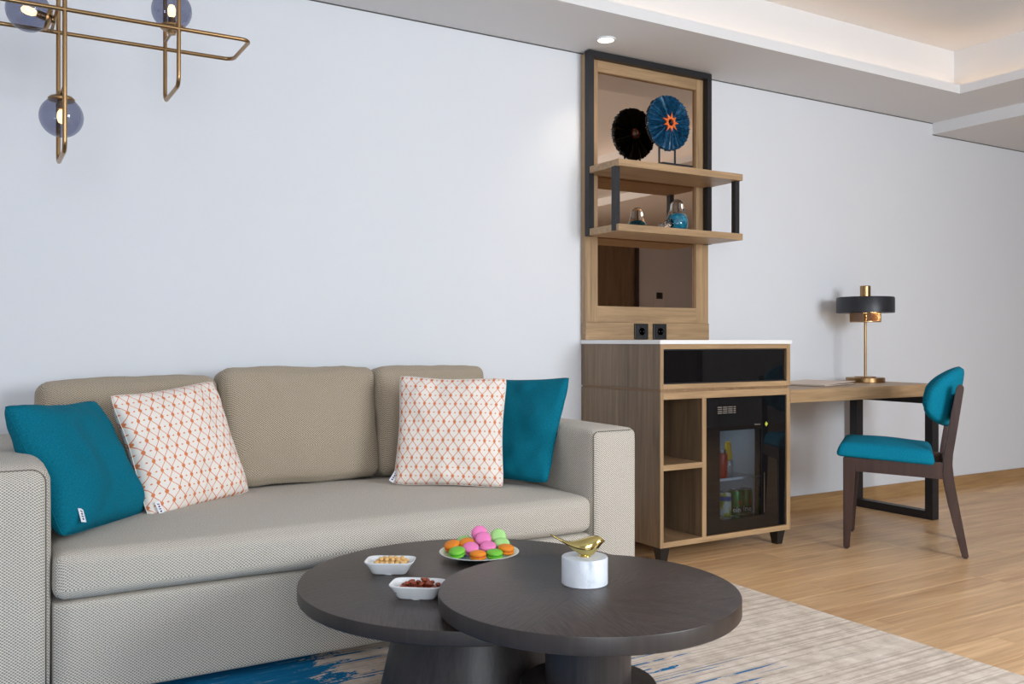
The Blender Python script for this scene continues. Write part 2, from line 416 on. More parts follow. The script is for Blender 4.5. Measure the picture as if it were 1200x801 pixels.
# ------------------------------------------------------------------ rug
def rug_mat():
    t = NT('abstract_rug'); v = t.coord(); sp = t.n('ShaderNodeSeparateXYZ'); t.l(v, sp.inputs[0])
    n1 = t.noise(v, 14, 5, .65); brk = t.noise(t.mapping(v, (11, 60, 1), (2, 1, 0)), 1, 4, .7)
    def streaks(fx, fy, off, thr, bthr):
        q = t.noise(t.mapping(v, (fx, fy, 1), off), 1, 2, .4)
        return t.math('MULTIPLY', t.math('GREATER_THAN', q, thr), t.math('GREATER_THAN', brk, bthr))
    base = t.ramp(n1, [(.3, lin(204, 188, 172)), (.7, lin(240, 227, 215))])
    c = t.mix(t.math('MULTIPLY', streaks(.55, 74, (5, 3, 0), .57, .40), .4), base, lin(158, 136, 118))
    c = t.mix(t.math('MULTIPLY', streaks(1.2, 52, (1, 8, 0), .60, .45), .35), c, lin(176, 158, 146))
    fade = t.math('LESS_THAN', t.math('MULTIPLY_ADD', t.noise(t.mapping(v, (1.5, 24, 1)), 1, 2), 1.6, sp.outputs[0]), 2.75)
    c = t.mix(t.math('MULTIPLY', streaks(.7, 58, (9, 2, 0), .60, .46), fade), c, lin(46, 116, 168))
    # large worn blue field beside the sofa
    q = t.math('ADD', t.math('MULTIPLY', t.noise(t.mapping(v, (9, 22, 1)), 1, 6, .75), .30), t.math('MULTIPLY', sp.outputs[0], -.42))
    fld = t.math('GREATER_THAN', q, -.235)
    wear = t.noise(t.mapping(v, (8, 50, 1), (1, 7, 0)), 1, 4, .7)
    fcol = t.ramp(wear, [(.33, lin(120, 160, 178)), (.42, lin(26, 122, 172)), (.75, lin(18, 104, 158))])
    c = t.mix(fld, c, fcol)
    t.bump(t.noise(v, 600, 2), .4, .002)
    return t.p(col=c, rough=.98, spec=.1)
tag(box('area_rug', -1.3, 2.62, -3.95, -.9, 0, .011, rug_mat(), None, .004), 'beige area rug with worn blue streaks under the coffee tables', 'rug')
RUG = .0115

# ------------------------------------------------------------------ sofa
SF, AZ = -1.02, .66
sofa = thing('sofa', 'beige and grey woven three seat sofa with square arms', 'sofa', (1.05, -.5, 0))
SX0, SXA, SXB, SX1 = -.03, .18, 1.915, 2.12
def sx(nm, x0, x1, y0, y1, z0, z1, r, mat='sofa', **kw):
    return soft(nm, ((x0 + x1) / 2, (y0 + y1) / 2, (z0 + z1) / 2), ((x1 - x0) / 2, (y1 - y0) / 2, (z1 - z0) / 2), r, mat, sofa, **kw)
sx('armrest', SX0, SXA, SF, -.04, .03, AZ, .05, n=16, bulge=(0, .008, .006, 0, 0, .006))
sx('armrest', SXB, SX1, SF, -.04, .03, AZ, .028, n=16, bulge=(.008, .0, .006, 0, 0, .006))
sx('back_frame', SXA + .001, SXB - .001, -.16, -.035, .03, AZ - .02, .03)
sx('base', SXA + .002, SXB - .002, SF + .012, -.165, .03, .29, .012, n=14)
sx('seat_cushion', SXA + .002, SXB - .002, SF - .008, -.168, .294, .424, .035, n=26, bulge=(0, 0, .012, 0, 0, .022), wr=.003, ws=4)
for k in range(3):
    e = (SXA + .006, .783, 1.397, SXB - .006)
    x0, x1 = e[k] + .003, e[k + 1] - .003; hh = (.207, .221, .219)[k]
    ang = D2R(-9); cy, cz = -.238, .432 + hh
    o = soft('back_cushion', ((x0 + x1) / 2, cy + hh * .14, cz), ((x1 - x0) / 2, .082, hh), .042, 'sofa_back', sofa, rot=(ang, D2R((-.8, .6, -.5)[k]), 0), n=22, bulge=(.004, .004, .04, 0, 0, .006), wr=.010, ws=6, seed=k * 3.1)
for x0, x1, y0, y1 in ((SX0 + .03, SX0 + .1, -.98, -.9), (SX1 - .1, SX1 - .03, -.98, -.9), (SX0 + .03, SX0 + .1, -.14, -.06), (SX1 - .1, SX1 - .03, -.14, -.06)):
    box('foot', x0, x1, y0, y1, RUG if y0 < -.9 else 0, .034, 'black_plastic', sofa)
L0 = Vector(sofa.location)
for xi, xo, s, r in ((SXA, SX0, -1, .05), (SXB, SX1, 1, .028)):
    q = r * .2929; rc = r * .7071 + .0006; cx, cz = xi + s * r, AZ - r; y = SF + q - .0006
    pts = [Vector((cx - s * .0, y, AZ - q + .0006))] + [Vector((cx - s * rc * math.sin(k * PI / 16), y, cz + rc * math.cos(k * PI / 16))) for k in range(1, 9)] + [Vector((cx - s * rc, y, .45)), Vector((cx - s * rc, y, .08))]
    tube('seam', [p - L0 for p in pts], .0018, 'seam', sofa, seg=6)
    tube('seam', [Vector((cx, y, AZ - q + .0006)) - L0, Vector((xo - s * r, y, AZ - q + .0006)) - L0], .0018, 'seam', sofa, seg=6)
    tube('seam', [Vector((cx - s * rc * .7071, SF + r, cz + rc)) - L0, Vector((cx - s * rc * .7071, -.25, cz + rc)) - L0], .0016, 'seam', sofa, seg=6)

# ------------------------------------------------------------------ scatter cushions
def pillow(name, label, loc, yaw, tilt, roll, mat, L=.42, T=.068, seed=0, tagspot=None, uvoff=(0, 0)):
    """square scatter cushion, front towards local -y"""
    n = 44; vs, uvs, fs = [], [], []
    def pt(i, j, side):
        a, b = -1 + 2 * i / n, -1 + 2 * j / n
        pin = .075
        x = a * (1 - pin * (1 - b * b) * abs(a) ** 1.5); z = b * (1 - pin * (1 - a * a) * abs(b) ** 1.5)
        k2 = 1 - .045 * (abs(a) * abs(b)) ** 6; x *= k2; z *= k2
        th = T * (max(0, (1 - abs(a) ** 2.6)) * max(0, (1 - abs(b) ** 2.6))) ** .46
        w = noise.noise(Vector((a * 2.2 + seed, b * 2.2, side))) * .012 + noise.noise(Vector((a * 4 + seed, b * 4, side + 4))) * .004
        edge = min(1 - abs(a), 1 - abs(b)); k = min(1, edge * 5)
        # creases running in from the edges
        cr = .006 * math.sin(b * 15 + seed + 3 * noise.noise(Vector((a * 2, b * 3, seed)))) * math.exp(-(1 - abs(a)) * 7) + .006 * math.sin(a * 15 + 2 * seed) * math.exp(-(1 - abs(b)) * 7)
        th = th + (w + cr) * k
        sag = -.012 * (1 - b) * (1 - a * a)
        return (x * L / 2, side * max(th, .0016 if edge < 1e-6 else .003) + .012 * noise.noise(Vector((a + seed, b, 9))), z * L / 2 + sag * .3)
    idx = {}
    for side in (-1, 1):
        for i in range(n + 1):
            for j in range(n + 1):
                if side == 1 and (i in (0, n) or j in (0, n)): idx[(side, i, j)] = idx[(-1, i, j)]; continue
                idx[(side, i, j)] = len(vs); vs.append(pt(i, j, side))
                uvs.append(((-1 + 2 * i / n) * .225 * 1.0 + uvoff[0], (-1 + 2 * j / n) * .225 + uvoff[1]))
        for i in range(n):
            for j in range(n):
                f = [idx[(side, i, j)], idx[(side, i + 1, j)], idx[(side, i + 1, j + 1)], idx[(side, i, j + 1)]]
                fs.append(f if side == -1 else f[::-1])
    me = from_py(vs, fs); u = me.uv_layers.new(name='UVMap')
    for lp in me.loops: u.data[lp.index].uv = uvs[lp.vertex_index]
    root = thing(name, label, 'cushion', (0, 0, 0), group='scatter cushions on the sofa')
    R = Matrix.Rotation(yaw, 4, 'Z') @ Matrix.Rotation(tilt, 4, 'X') @ Matrix.Rotation(roll, 4, 'Y')
    root.location = loc; root.rotation_euler = R.to_euler()
    cv = link('cover', me, mat, root, True)
    # piped seam
    rim = [vs[idx[(-1, i, 0)]] for i in range(0, n, 2)] + [vs[idx[(-1, n, j)]] for j in range(0, n, 2)] + [vs[idx[(-1, i, n)]] for i in range(n, 0, -2)] + [vs[idx[(-1, 0, j)]] for j in range(n, 0, -2)]
    tube('seam', rim, .0013, mat if mat != 'lattice' else 'cotton', root, True, 6)
    if tagspot:
        (i, j), rz = tagspot; p = Vector(vs[idx[(-1, i, j)]])
        t = link('care_tag', boxme(-.0095, .0095, -.0008, .0008, -.021, .021, .0003, 1), 'label_white', root); t.location = p + Vector((0, -.007, 0)); t.rotation_euler = (0, rz, 0)
        for q in range(4): 
            m = link('print_mark', boxme(-.0042, .0042, -.0003, .0003, -.0028, .0028), 'navy', t); m.location = (0, -.0011, .012 - .008 * q)
            m.rotation_euler = (0, (.3, -.4, .2, -.3)[q], 0); m.scale = ((1, .6, .9, .7)[q], 1, (.5, 1, .6, .9)[q])
    return root
pillow('scatter_cushion', 'teal cushion leaning on the left arm of the sofa', (.275, -.645, .610), D2R(50), D2R(-28), D2R(1.5), 'teal', .418, .085, 1.3, ((5, 4), .25))
pillow('scatter_cushion', 'white and orange lattice cushion beside the left teal cushion', (.612, -.468, .626), D2R(27), D2R(-21), D2R(-4.6), 'lattice', .43, .068, 4.1, ((3, 3), -.1))
pillow('scatter_cushion', 'white and orange lattice cushion in front of the right teal cushion', (1.558, -.597, .642), D2R(-35), D2R(-14), D2R(.8), 'lattice', .425, .055, 7.7, ((0, 3), .5), (.01, .006))
pillow('scatter_cushion', 'teal cushion leaning on the right arm of the sofa', (1.832, -.615, .640), D2R(-69), D2R(-24), D2R(-2), 'teal', .432, .05, 9.2)

# ------------------------------------------------------------------ coffee tables
def coffee_table(name, label, loc, R, h, th, rz):
    t = thing(name, label, 'coffee table', (loc[0], loc[1], 0), rz, 'round dark coffee tables')
    turned('tabletop', [(0, h), (R - .003, h), (R - .0008, h - .0008), (R, h - .003), (R, h - th + .003), (R - .003, h - th), (0, h - th)][::-1], 'veneer', t, seg=128)
    top = t.children[0] if t.children else [o for o in bpy.data.objects if o.parent is t][0]
    top.data.materials.append(M['dark_edge'])
    for p in top.data.polygons:
        if abs(p.normal.z) < .8: p.material_index = 1
    return t
c1 = coffee_table('coffee_table', 'higher dark round coffee table carrying the gold bird', (1.20, -1.987), .339, .42, .038, .2)
turned('neck', [(.097, .205), (.097, .382)], 'dark_z', c1, seg=64)
turned('drum_base', [(.155, RUG), (.155, .205), (.152, .209), (.0, .209)], 'dark_z', c1, seg=64)
c2 = coffee_table('coffee_table', 'lower, wider dark round coffee table carrying the snacks', (1.132, -1.574), .4536, .365, .034, .0)
turned('conical_base', [(.262, RUG), (.19, .331)], 'dark_z', c2, seg=72)

# ------------------------------------------------------------------ things on the coffee tables
RV, FV = Vector((math.cos(TH), -math.sin(TH), 0)), Vector((math.sin(TH), math.cos(TH), 0))
H1, H2 = .42, .365
# marble trinket box with a gold bird
tb = thing('trinket_box', 'gold bird standing on a white marble cylinder', 'ornament', (1.219, -1.947, H1), -TH)
def marble():
    t = NT('white_marble'); v = t.coord(); n = t.noise(v, 9, 5, .55, 1.2)
    c = t.ramp(n, [(.30, lin(180, 190, 202)), (.42, lin(214, 220, 230)), (.7, lin(230, 234, 240))])
    return t.p(col=c, rough=.3)
turned('marble_cylinder', [(0, 0), (.052, 0), (.0535, .0015), (.0535, .060), (.052, .0625), (0, .0625)], marble(), tb, seg=64)
prof = [(-.080, .1150, .1120, .0020), (-.072, .1105, .1055, .0035), (-.058, .1040, .0980, .0055), (-.040, .0965, .0870, .0085), (-.022, .0985, .0735, .0155), (-.005, .1030, .0625, .0205), (.010, .1075, .0610, .0215), (.022, .1095, .0680, .0190), (.031, .1095, .0790, .0150), (.038, .1065, .0880, .0095), (.044, .1010, .0945, .0040), (.0475, .0975, .0962, .0012)]
link('bird', loft([((x, 0, (a + b) / 2), (0, w, 0), (0, 0, (a - b) / 2)) for x, a, b, w in prof], 28), 'gold', tb, True)
turned('bird_foot', [(0, .0625), (.014, .0625), (.011, .067), (0, .067)], 'gold', tb)
# snack bowls
def bowl(label, loc, rz):
    t = thing('snack_bowl', label, 'bowl', (loc[0], loc[1], H2 + .0005), rz, 'white snack bowls')
    def ring(hx, hy, z, e=5.0, n=56):
        out = []
        for k in range(n):
            a = 2 * PI * k / n; c, s = math.cos(a), math.sin(a); r = (abs(c) ** e + abs(s) ** e) ** (-1 / e); out.append((hx * c * r, hy * s * r, z))
        return out
    rings = [ring(.044, .028, .0), ring(.047, .031, .003), ring(.060, .0405, .0245), ring(.0655, .0450, .031), ring(.0660, .0455, .033), ring(.0645, .0442, .0335), ring(.0590, .0395, .0265), ring(.046, .030, .0065), ring(.04, .025, .005)]
    vs = [p for r in rings for p in r]; n = 56; fs = []
    for i in range(len(rings) - 1):
        for k in range(n): fs.append((i * n + k, i * n + (k + 1) % n, (i + 1) * n + (k + 1) % n, (i + 1) * n + k))
    fs.append(tuple(range(n))[::-1]); fs.append(tuple((len(rings) - 1) * n + k for k in range(n)))
    link('dish', fixn(from_py(vs, fs)), 'white', t, True)
    turned('foot_ring', [(.03, 0), (.03, .003)], 'white', t)
    return t
b1 = bowl('white snack bowl filled with pale hazelnuts', (.957, -1.425), -TH - .03)
b2 = bowl('white snack bowl filled with reddish glazed almonds', (.923, -1.672), -TH - .12)
M['hazel'] = plain('hazelnut', lin(222, 178, 112), .5, var=.25, sc=60)
M['hazel_brown'] = plain('hazelnut_skin', lin(150, 88, 48), .5, var=.2, sc=60)
M['almond'] = plain('glazed_almond', lin(140, 62, 36), .3, var=.35, sc=50)
def nut_me(rx, ry, rz):
    bm = bmesh.new(); bmesh.ops.create_icosphere(bm, subdivisions=2, radius=1)
    for v in bm.verts:
        k = 1 - .18 * max(0, v.co.x); v.co = (v.co.x * rx, v.co.y * ry * k, v.co.z * rz * k)
    me = bpy.data.meshes.new('m'); bm.to_mesh(me); bm.free(); me.polygons.foreach_set('use_smooth', [True] * len(me.polygons)); return me
hz_me, hz2_me, al_me = nut_me(.0074, .0068, .0066), nut_me(.0074, .0068, .0066), nut_me(.0108, .0068, .0048)
hz_me.materials.append(M['hazel']); hz2_me.materials.append(M['hazel_brown']); al_me.materials.append(M['almond'])
def fill(b, name, mes, label, group, pts, sz):
    for i, (x, y, z) in enumerate(pts):
        o = bpy.data.objects.new(name, mes[0] if (len(mes) == 1 or rnd.random() > .16) else mes[1]); COL.objects.link(o)
        p = Matrix.Rotation(b.rotation_euler.z, 3, 'Z') @ Vector((x, y, z)); o.location = Vector(b.location) + p
        o.rotation_euler = (rnd.uniform(-.5, .5), rnd.uniform(-.4, .4), rnd.uniform(0, 6.28)); tag(o, label if o.data is not hz2_me else 'brown skinned hazelnut among the pale nuts in the back bowl', 'nut', group)
def pack(nx, ny, sp, z, jit):
    out = []
    for j in range(ny):
        for i in range(nx):
            x = (i - (nx - 1) / 2 + (.5 if j % 2 else 0) * .9) * sp; y = (j - (ny - 1) / 2) * sp * .88
            out.append((x + rnd.uniform(-jit, jit), y + rnd.uniform(-jit, jit), z + rnd.uniform(-.001, .0015)))
    return out
fill(b1, 'hazelnut', [hz_me, hz2_me], 'round hazelnut heaped in the back white bowl', 'hazelnuts in the bowl', pack(5, 4, .0148, .0165, .001) + pack(6, 4, .0140, .0265, .0012) + pack(4, 2, .0150, .0345, .0015), 0)
fill(b2, 'almond', [al_me], 'reddish glazed almond heaped in the front white bowl', 'glazed almonds in the bowl', pack(5, 4, .0195, .0150, .001) + pack(5, 4, .018, .0235, .002) + pack(4, 2, .018, .0325, .002) + [(.014, .0, .041), (.022, .004, .0385)], 0)
# plate of macarons
PC = Vector((1.237, -1.407, H2 + .0005))
pm = NT('glazed_plate'); sp = pm.n('ShaderNodeSeparateXYZ'); pm.l(pm.coord(), sp.inputs[0])
rr = pm.math('SQRT', pm.math('ADD', pm.math('POWER', sp.outputs[0], 2), pm.math('POWER', sp.outputs[1], 2)))
pc = pm.ramp(pm.math('MULTIPLY', rr, 8.0), [(.3, lin(60, 150, 185)), (.62, lin(150, 205, 190)), (.80, lin(176, 205, 160)), (.9, lin(228, 236, 236))])
M['plate'] = pm.p(col=pc, rough=.2)
pl = thing('plate', 'turquoise edged round plate holding the macarons', 'plate', PC, 0)
turned('dish', [(0, 0), (.055, 0), (.062, .003), (.098, .0135), (.1125, .0180), (.1135, .0193), (.1120, .0200), (.097, .0165), (.062, .0065), (.05, .004), (0, .004)], 'plate', pl, seg=72)
turned('foot_ring', [(.052, -.0), (.056, .0012), (.052, .002)], 'white', pl, seg=48)
MC = {'orange': (lin(238, 138, 26), lin(206, 100, 20), 'orange'), 'pink': (lin(240, 130, 190), lin(226, 104, 160), 'pink'), 'green': (lin(120, 200, 62), lin(70, 160, 22), 'bright green'), 'pale': (lin(172, 224, 140), lin(130, 190, 80), 'pale green')}
mac_me = {}
for k, (a, b, nm) in MC.items():
    r = .0228
    sh = lathe([(0, .0100), (r * .55, .0092), (r * .85, .0070), (r * .98, .0042), (r, .0025), (r * .985, .0015), (r * 1.02, .0005), (r * .95, -.0006), (0, -.0006)], 28)
    sh.materials.append(plain('macaron_' + k, a, .55, var=.05)); sh.polygons.foreach_set('use_smooth', [True] * len(sh.polygons))
    fl = lathe([(0, -.0024), (r * .93, -.0024), (r * .95, 0), (r * .93, .0024), (0, .0024)], 24); fl.materials.append(plain('macaron_filling_' + k, b, .6)); mac_me[k] = (sh, fl)
def macaron(k, lat, dep, z, tilt, az, label):
    t = thing('macaron', label, 'macaron', PC + RV * lat * 1.06 + FV * dep * 1.08 + Vector((0, 0, z + .003)), 0, 'macarons on the plate')
    # tilt: lean of the flat face, az: direction it faces relative to the viewer
    t.rotation_euler = (Matrix.Rotation(-TH + az, 3, 'Z') @ Matrix.Rotation(tilt, 3, 'X')).to_euler()
    sh, fl = mac_me[k]
    a = bpy.data.objects.new('shell', sh); b = bpy.data.objects.new('shell', sh); c = bpy.data.objects.new('filling', fl)
    for o in (a, b, c): COL.objects.link(o); o.parent = t
    a.location = (0, 0, .0028); b.location = (0, 0, -.0028); b.rotation_euler = (PI, 0, 0)
for a in [('green', -.056, -.050, .0245, .25, -.5, 'bright green macaron at the left front of the plate'),
          ('orange', -.001, -.062, .0195, .06, .0, 'orange macaron at the front middle of the plate'),
          ('green', .042, -.052, .0200, .10, .3, 'bright green macaron at the right front of the plate'),
          ('orange', .072, -.016, .0245, .15, .5, 'orange macaron at the right rim of the plate'),
          ('pink', -.022, -.016, .0260, .45, .1, 'pink macaron just behind the front orange macaron'),
          ('pink', .024, -.010, .0280, .40, .0, 'pink macaron in the centre of the plate'),
          ('orange', -.034, .022, .0300, .35, -.2, 'orange macaron behind the pink one, left of centre'),
          ('orange', -.073, .010, .0275, .35, -.6, 'orange macaron at the left rim of the plate'),
          ('pale', -.042, .062, .0270, .35, -.1, 'pale green macaron at the back left of the plate'),
          ('pink', .010, .026, .0420, .75, .0, 'pink macaron leaning below the topmost pink macaron'),
          ('pink', -.002, .066, .0500, .95, .1, 'topmost pink macaron standing at the back of the plate'),
          ('pale', .050, .052, .0440, .95, -.1, 'pale green macaron standing at the back right of the plate'),
          ('pale', .060, .024, .0290, .45, .2, 'pale green macaron lying behind the right rim orange macaron')]: macaron(*a)

# ------------------------------------------------------------------ minibar cabinet
CX0, CX1, CF = 2.582, 3.392, -.60
cab = thing('minibar_cabinet', 'oak minibar cabinet with black drawer and open niches beside the sofa', 'cabinet', (2.985, -.3, 0))
def cbx(n, x0, x1, y0, y1, z0, z1, m, par=cab, bev=.001): return box(n, x0, x1, y0, y1, z0, z1, m, par, bev)
TK = .0185
E_ = .004                                             # lighter oak edge banding on the fronts
def panel(n, x0, x1, y1, z0, z1, m, edge):
    o = cbx(n, x0, x1, CF + E_, y1, z0, z1, m); e = cbx('edge_band', x0, x1, CF, CF + E_, z0, z1, edge, o, .0004); return o
for z0, z1 in ((.767, .966), (.073, .755)):
    panel('side_panel', CX0, CX0 + TK, -.004, z0, z1, 'oakd_z', 'oak_z'); panel('side_panel', CX1 - TK - .006, CX1 if z0 < .5 else CX1, -.004, z0, z1, 'oakd_z', 'oak_z')
XI0, XI1 = CX0 + TK, CX1 - TK - .006
panel('top_panel', XI0, XI1, -.004, .945, .966, 'oakd_y', 'oak_x'); panel('drawer_floor', XI0, XI1, -.004, .767, .790, 'oakd_y', 'oak_x')
panel('lower_top_panel', XI0, XI1, -.004, .723, .755, 'oakd_y', 'oak_x'); panel('bottom_panel', XI0, XI1, -.004, .073, .097, 'oakd_y', 'oak_x')
panel('divider', 2.826, 2.851, -.02, .097, .723, 'oakd_z', 'oak_z'); panel('niche_shelf', XI0, 2.826, -.02, .411, .436, 'oakd_y', 'oak_x')
cbx('back_panel', XI0, XI1, -.02, -.004, .097, .723, 'oakd_z'); cbx('shadow_groove', CX0 + .008, CX1 - .012, CF + .008, -.004, .755, .767, 'oakd_y')
dw = cbx('drawer', XI0 + .002, XI1 - .002, CF + .03, -.05, .792, .943, 'black_plastic')
cbx('drawer_glass', XI0 + .004, XI1 - .004, CF + .012, CF + .029, .7945, .9405, 'black_glass', dw, .001)
for q in ((XI0 + .001, XI1 - .001, .9385, .944), (XI0 + .001, XI1 - .001, .791, .7955)): cbx('drawer_rim', q[0], q[1], CF + .006, CF + .013, q[2], q[3], 'black_metal', dw, .0005)
def leg_me(w0, w1, h):
    vs = [(s * w1 / 2, t * w1 / 2, 0) for s, t in ((-1, -1), (1, -1), (1, 1), (-1, 1))] + [(s * w0 / 2, t * w0 / 2, h) for s, t in ((-1, -1), (1, -1), (1, 1), (-1, 1))]
    return fixn(from_py(vs, [(0, 1, 2, 3), (4, 5, 6, 7), (0, 1, 5, 4), (1, 2, 6, 5), (2, 3, 7, 6), (3, 0, 4, 7)]))
lm = leg_me(.055, .034, .073); lm.materials.append(M['black_plastic'])
for x, y in ((2.63, -.55), (3.355, -.55), (2.63, -.06), (3.345, -.06)):
    o = bpy.data.objects.new('leg', lm); COL.objects.link(o); o.parent = cab; o.location = Vector((x, y, 0)) - Vector(cab.location)
tag(box('worktop', 2.577, 3.400, -.605, -.002, .9665, .985, 'stone', None, .002), 'thin white stone worktop on the minibar cabinet', 'worktop')
# minibar fridge
fr = thing('mini_fridge', 'small black fridge with glass door inside the oak cabinet', 'fridge', (3.11, -.3, .098))
M['liner'] = plain('fridge_liner', lin(190, 195, 200), .4)
FX0, FX1 = 2.856, XI1 - .003
def fb(n, *a, m='black_plastic', par=fr, bev=.001): return box(n, *a, m, par, bev)
fb('body_side', FX0, FX0 + .025, -.55, -.06, .099, .72); fb('body_side', FX1 - .025, FX1, -.55, -.06, .099, .72)
fb('body_top', FX0 + .025, FX1 - .025, -.55, -.06, .60, .72); fb('body_bottom', FX0 + .025, FX1 - .025, -.55, -.06, .099, .135); fb('body_back', FX0 + .025, FX1 - .025, -.10, -.06, .135, .60)
lx0, lx1 = FX0 + .0255, FX1 - .0255
fb('liner', lx0, lx0 + .012, -.545, -.101, .136, .599, m='liner'); fb('liner', lx1 - .012, lx1, -.545, -.101, .136, .599, m='liner')
fb('liner', lx0 + .012, lx1 - .012, -.115, -.101, .136, .599, m='liner'); fb('liner', lx0 + .012, lx1 - .012, -.545, -.115, .136, .141, m='liner'); fb('liner', lx0 + .012, lx1 - .012, -.545, -.115, .594, .599, m='liner')
for z in (.20, .26, .37, .42, .47, .52): fb('rib', lx0 + .012, lx1 - .012, -.119, -.115, z, z + .008, m='liner')
fb('shelf', lx0 + .013, lx1 - .03, -.47, -.118, .317, .322, m='pane'); fb('shelf_edge', lx0 + .013, lx1 - .03, -.476, -.470, .313, .325, m='white')
dq = fb('door', FX0, 2.94, -.594, -.552, .100, .7195, m='black_glass')
for q in ((3.203, FX1, .100, .7195), (2.94, 3.203, .568, .7195), (2.94, 3.203, .100, .160)): fb('door_border', q[0], q[1], -.594, -.552, q[2], q[3], m='black_glass', par=dq, bev=0)
M['door_pane'] = thin_glass('tinted_fridge_glass', (.62, .66, .70), .05)
fb('door_pane', 2.9405, 3.2025, -.590, -.586, .1605, .5675, m='door_pane', par=dq, bev=0)
M['steel'] = plain('steel', (.5, .5, .52), .25, 1); M['grey_print'] = plain('grey_print', lin(120, 112, 104), .6)
fb('highlight_strip', 3.221, 3.2235, -.5955, -.594, .17, .36, m='steel', par=dq, bev=0)  # metal sliver standing in for a vertical highlight in the door glass
for i in range(4):
    for j in range(4): fb('grey_bar', 2.925 + i * .033, 2.925 + i * .033 + (.027 if i < 3 else .014), -.5946, -.594, .675 - j * .009, .679 - j * .009, m='grey_print', par=dq, bev=0)  # grid of short grey bars on the upper door border
for i in range(5): fb('print_mark', 3.160 + i * .0075, 3.1655 + i * .0075, -.5946, -.594, .586, .593 if i == 0 else .591, m='grey_print', par=dq, bev=0)
bd = link('badge', prism([(-.010, 0), (0, -.012), (.010, 0), (0, .012)], 1, -.0008, 0), plain('badge_green', lin(190, 200, 70), .5), dq); bd.location = (3.236 - 3.11, -.594 + .3, .588 - .098)
lt = bpy.data.lights.new('fridge_light', 'AREA'); lt.size = .2; lt.size_y = .1; lt.shape = 'RECTANGLE'; lt.energy = .42; lt.color = (.9, .97, 1)
o = bpy.data.objects.new('fridge_light', lt); COL.objects.link(o); o.parent = fr; o.location = (0, -.05, .592 - .098)
# drinks in the fridge
def can(label, x, y, z, body):
    t = thing('drink_can', label, 'can', (x, y, z), 0, 'cans on the fridge floor')
    turned('body', [(0, .0), (.024, 0), (.0325, .010), (.033, .014), (.033, .105), (.0285, .117)], body, t, seg=40)
    turned('lid', [(.0285, .117), (.0285, .1205), (.026, .1205), (.025, .118), (0, .118)], 'steel', t, seg=40); return t
M['can_green'] = plain('green_can', lin(60, 122, 62), .3, .5); M['red'] = plain('red_print', lin(200, 50, 40), .4); M['dark_band'] = plain('dark_green_band', lin(18, 40, 26), .35); M['cream'] = plain('cream_print', lin(225, 225, 215), .5)
def wrap(o, r, z, a0):
    for v in o.data.vertices:
        x, y, e = v.co; a = a0 + x / r; v.co = ((r + .0004 + e) * math.sin(a), -(r + .0004 + e) * math.cos(a), z + y)
for i, (x, txt, lab) in enumerate(((3.172, 'ein', 'green can with red star, left of two on the fridge floor'), (3.242, 'ine', 'green can with red star, right of two on the fridge floor'))):
    c = can(lab, x, -.455, .142, 'can_green')
    turned('label_band', [(.0333, .012), (.0333, .040)], 'dark_band', c, seg=40)
    o = link('lettering', text_mesh(txt, .036, .0002, .0006), 'cream', c); wrap(o, .0334, .0165, -.5)
    st = []
    for k in range(10): a = PI / 2 + k * PI / 5; rr_ = .0125 if k % 2 == 0 else .005; st.append((rr_ * math.cos(a), rr_ * math.sin(a)))
    o = link('star', prism(st, 2, -.0003, .0003), 'red', c); wrap(o, .0334, .062, -.05)
yc = NT('citrus_can'); nn = yc.noise(yc.coord(), 22, 2); M['citrus'] = yc.p(col=yc.ramp(nn, [(.42, lin(215, 215, 205)), (.5, lin(190, 180, 60)), (.62, lin(120, 150, 60))]), rough=.35)
c = can('yellow and blue citrus drink can on the fridge floor', 3.092, -.465, .142, 'citrus'); turned('blue_band', [(.0333, .078), (.0333, .100)], plain('blue_print', lin(60, 90, 160), .4), c, seg=40)
jb = thing('drink_bottle', 'red drink bottle with silver cap on the fridge shelf', 'bottle', (3.112, -.42, .3225), 0, 'bottles on the fridge shelf')
turned('body', [(0, 0), (.030, 0), (.032, .004), (.032, .105), (.026, .118)], plain('red_bottle', lin(190, 40, 28), .3), jb); turned('cap', [(.026, .118), (.026, .135), (0, .137)], 'steel', jb)
yb = thing('drink_bottle', 'clear bottle with yellow neck on the fridge shelf', 'bottle', (3.178, -.40, .3225), 0, 'bottles on the fridge shelf')
turned('body', [(0, 0), (.024, 0), (.026, .004), (.026, .07), (.016, .085)], thin_glass('clear_bottle', (.85, .9, .92), .1), yb); turned('neck_sleeve', [(.018, .075), (.021, .10), (.014, .15), (.012, .165), (0, .166)], plain('yellow_sleeve', lin(225, 180, 30), .5), yb)

# ------------------------------------------------------------------ mirror panel, shelves, sockets
mp = thing('mirror_panel', 'tall oak wall panel with bronze mirror above the minibar', 'mirror', (2.98, -.02, .985))
def mb(n, *a, m='oak_z', bev=.001): return box(n, *a, m, mp, bev)
mb('backing', 2.585, 3.38, -.018, -.003, .9865, 2.388, m='oakd_z'); mb('mirror_glass', 2.645, 3.305, -.026, -.0185, 1.145, 2.32, m='mirror', bev=0)
mb('stile', 2.580, 2.654, -.042, -.003, 1.074, 2.390); mb('stile', 3.300, 3.384, -.042, -.003, 1.074, 2.390)
mb('rail', 2.654, 3.300, -.041, -.018, 2.312, 2.390, m='oak_x'); mb('rail', 2.654, 3.300, -.041, -.018, 1.074, 1.154, m='oak_x')
mb('base_board', 2.580, 3.387, -.045, -.003, .9865, 1.0735, m='oak_x')
ds = thing('display_shelf', 'black metal frame with two oak shelves in front of the mirror', 'shelf', (2.97, -.18, 1.49))
def sb(n, *a, m='black_metal', bev=.001): return box(n, *a, m, ds, bev)
for x0, x1 in ((2.572, 2.603), (3.344, 3.372)):
    sb('frame_post', x0, x1, -.082, -.046, 1.492, 2.396)
sb('frame_bar', 2.603, 3.344, -.082, -.046, 2.366, 2.396)
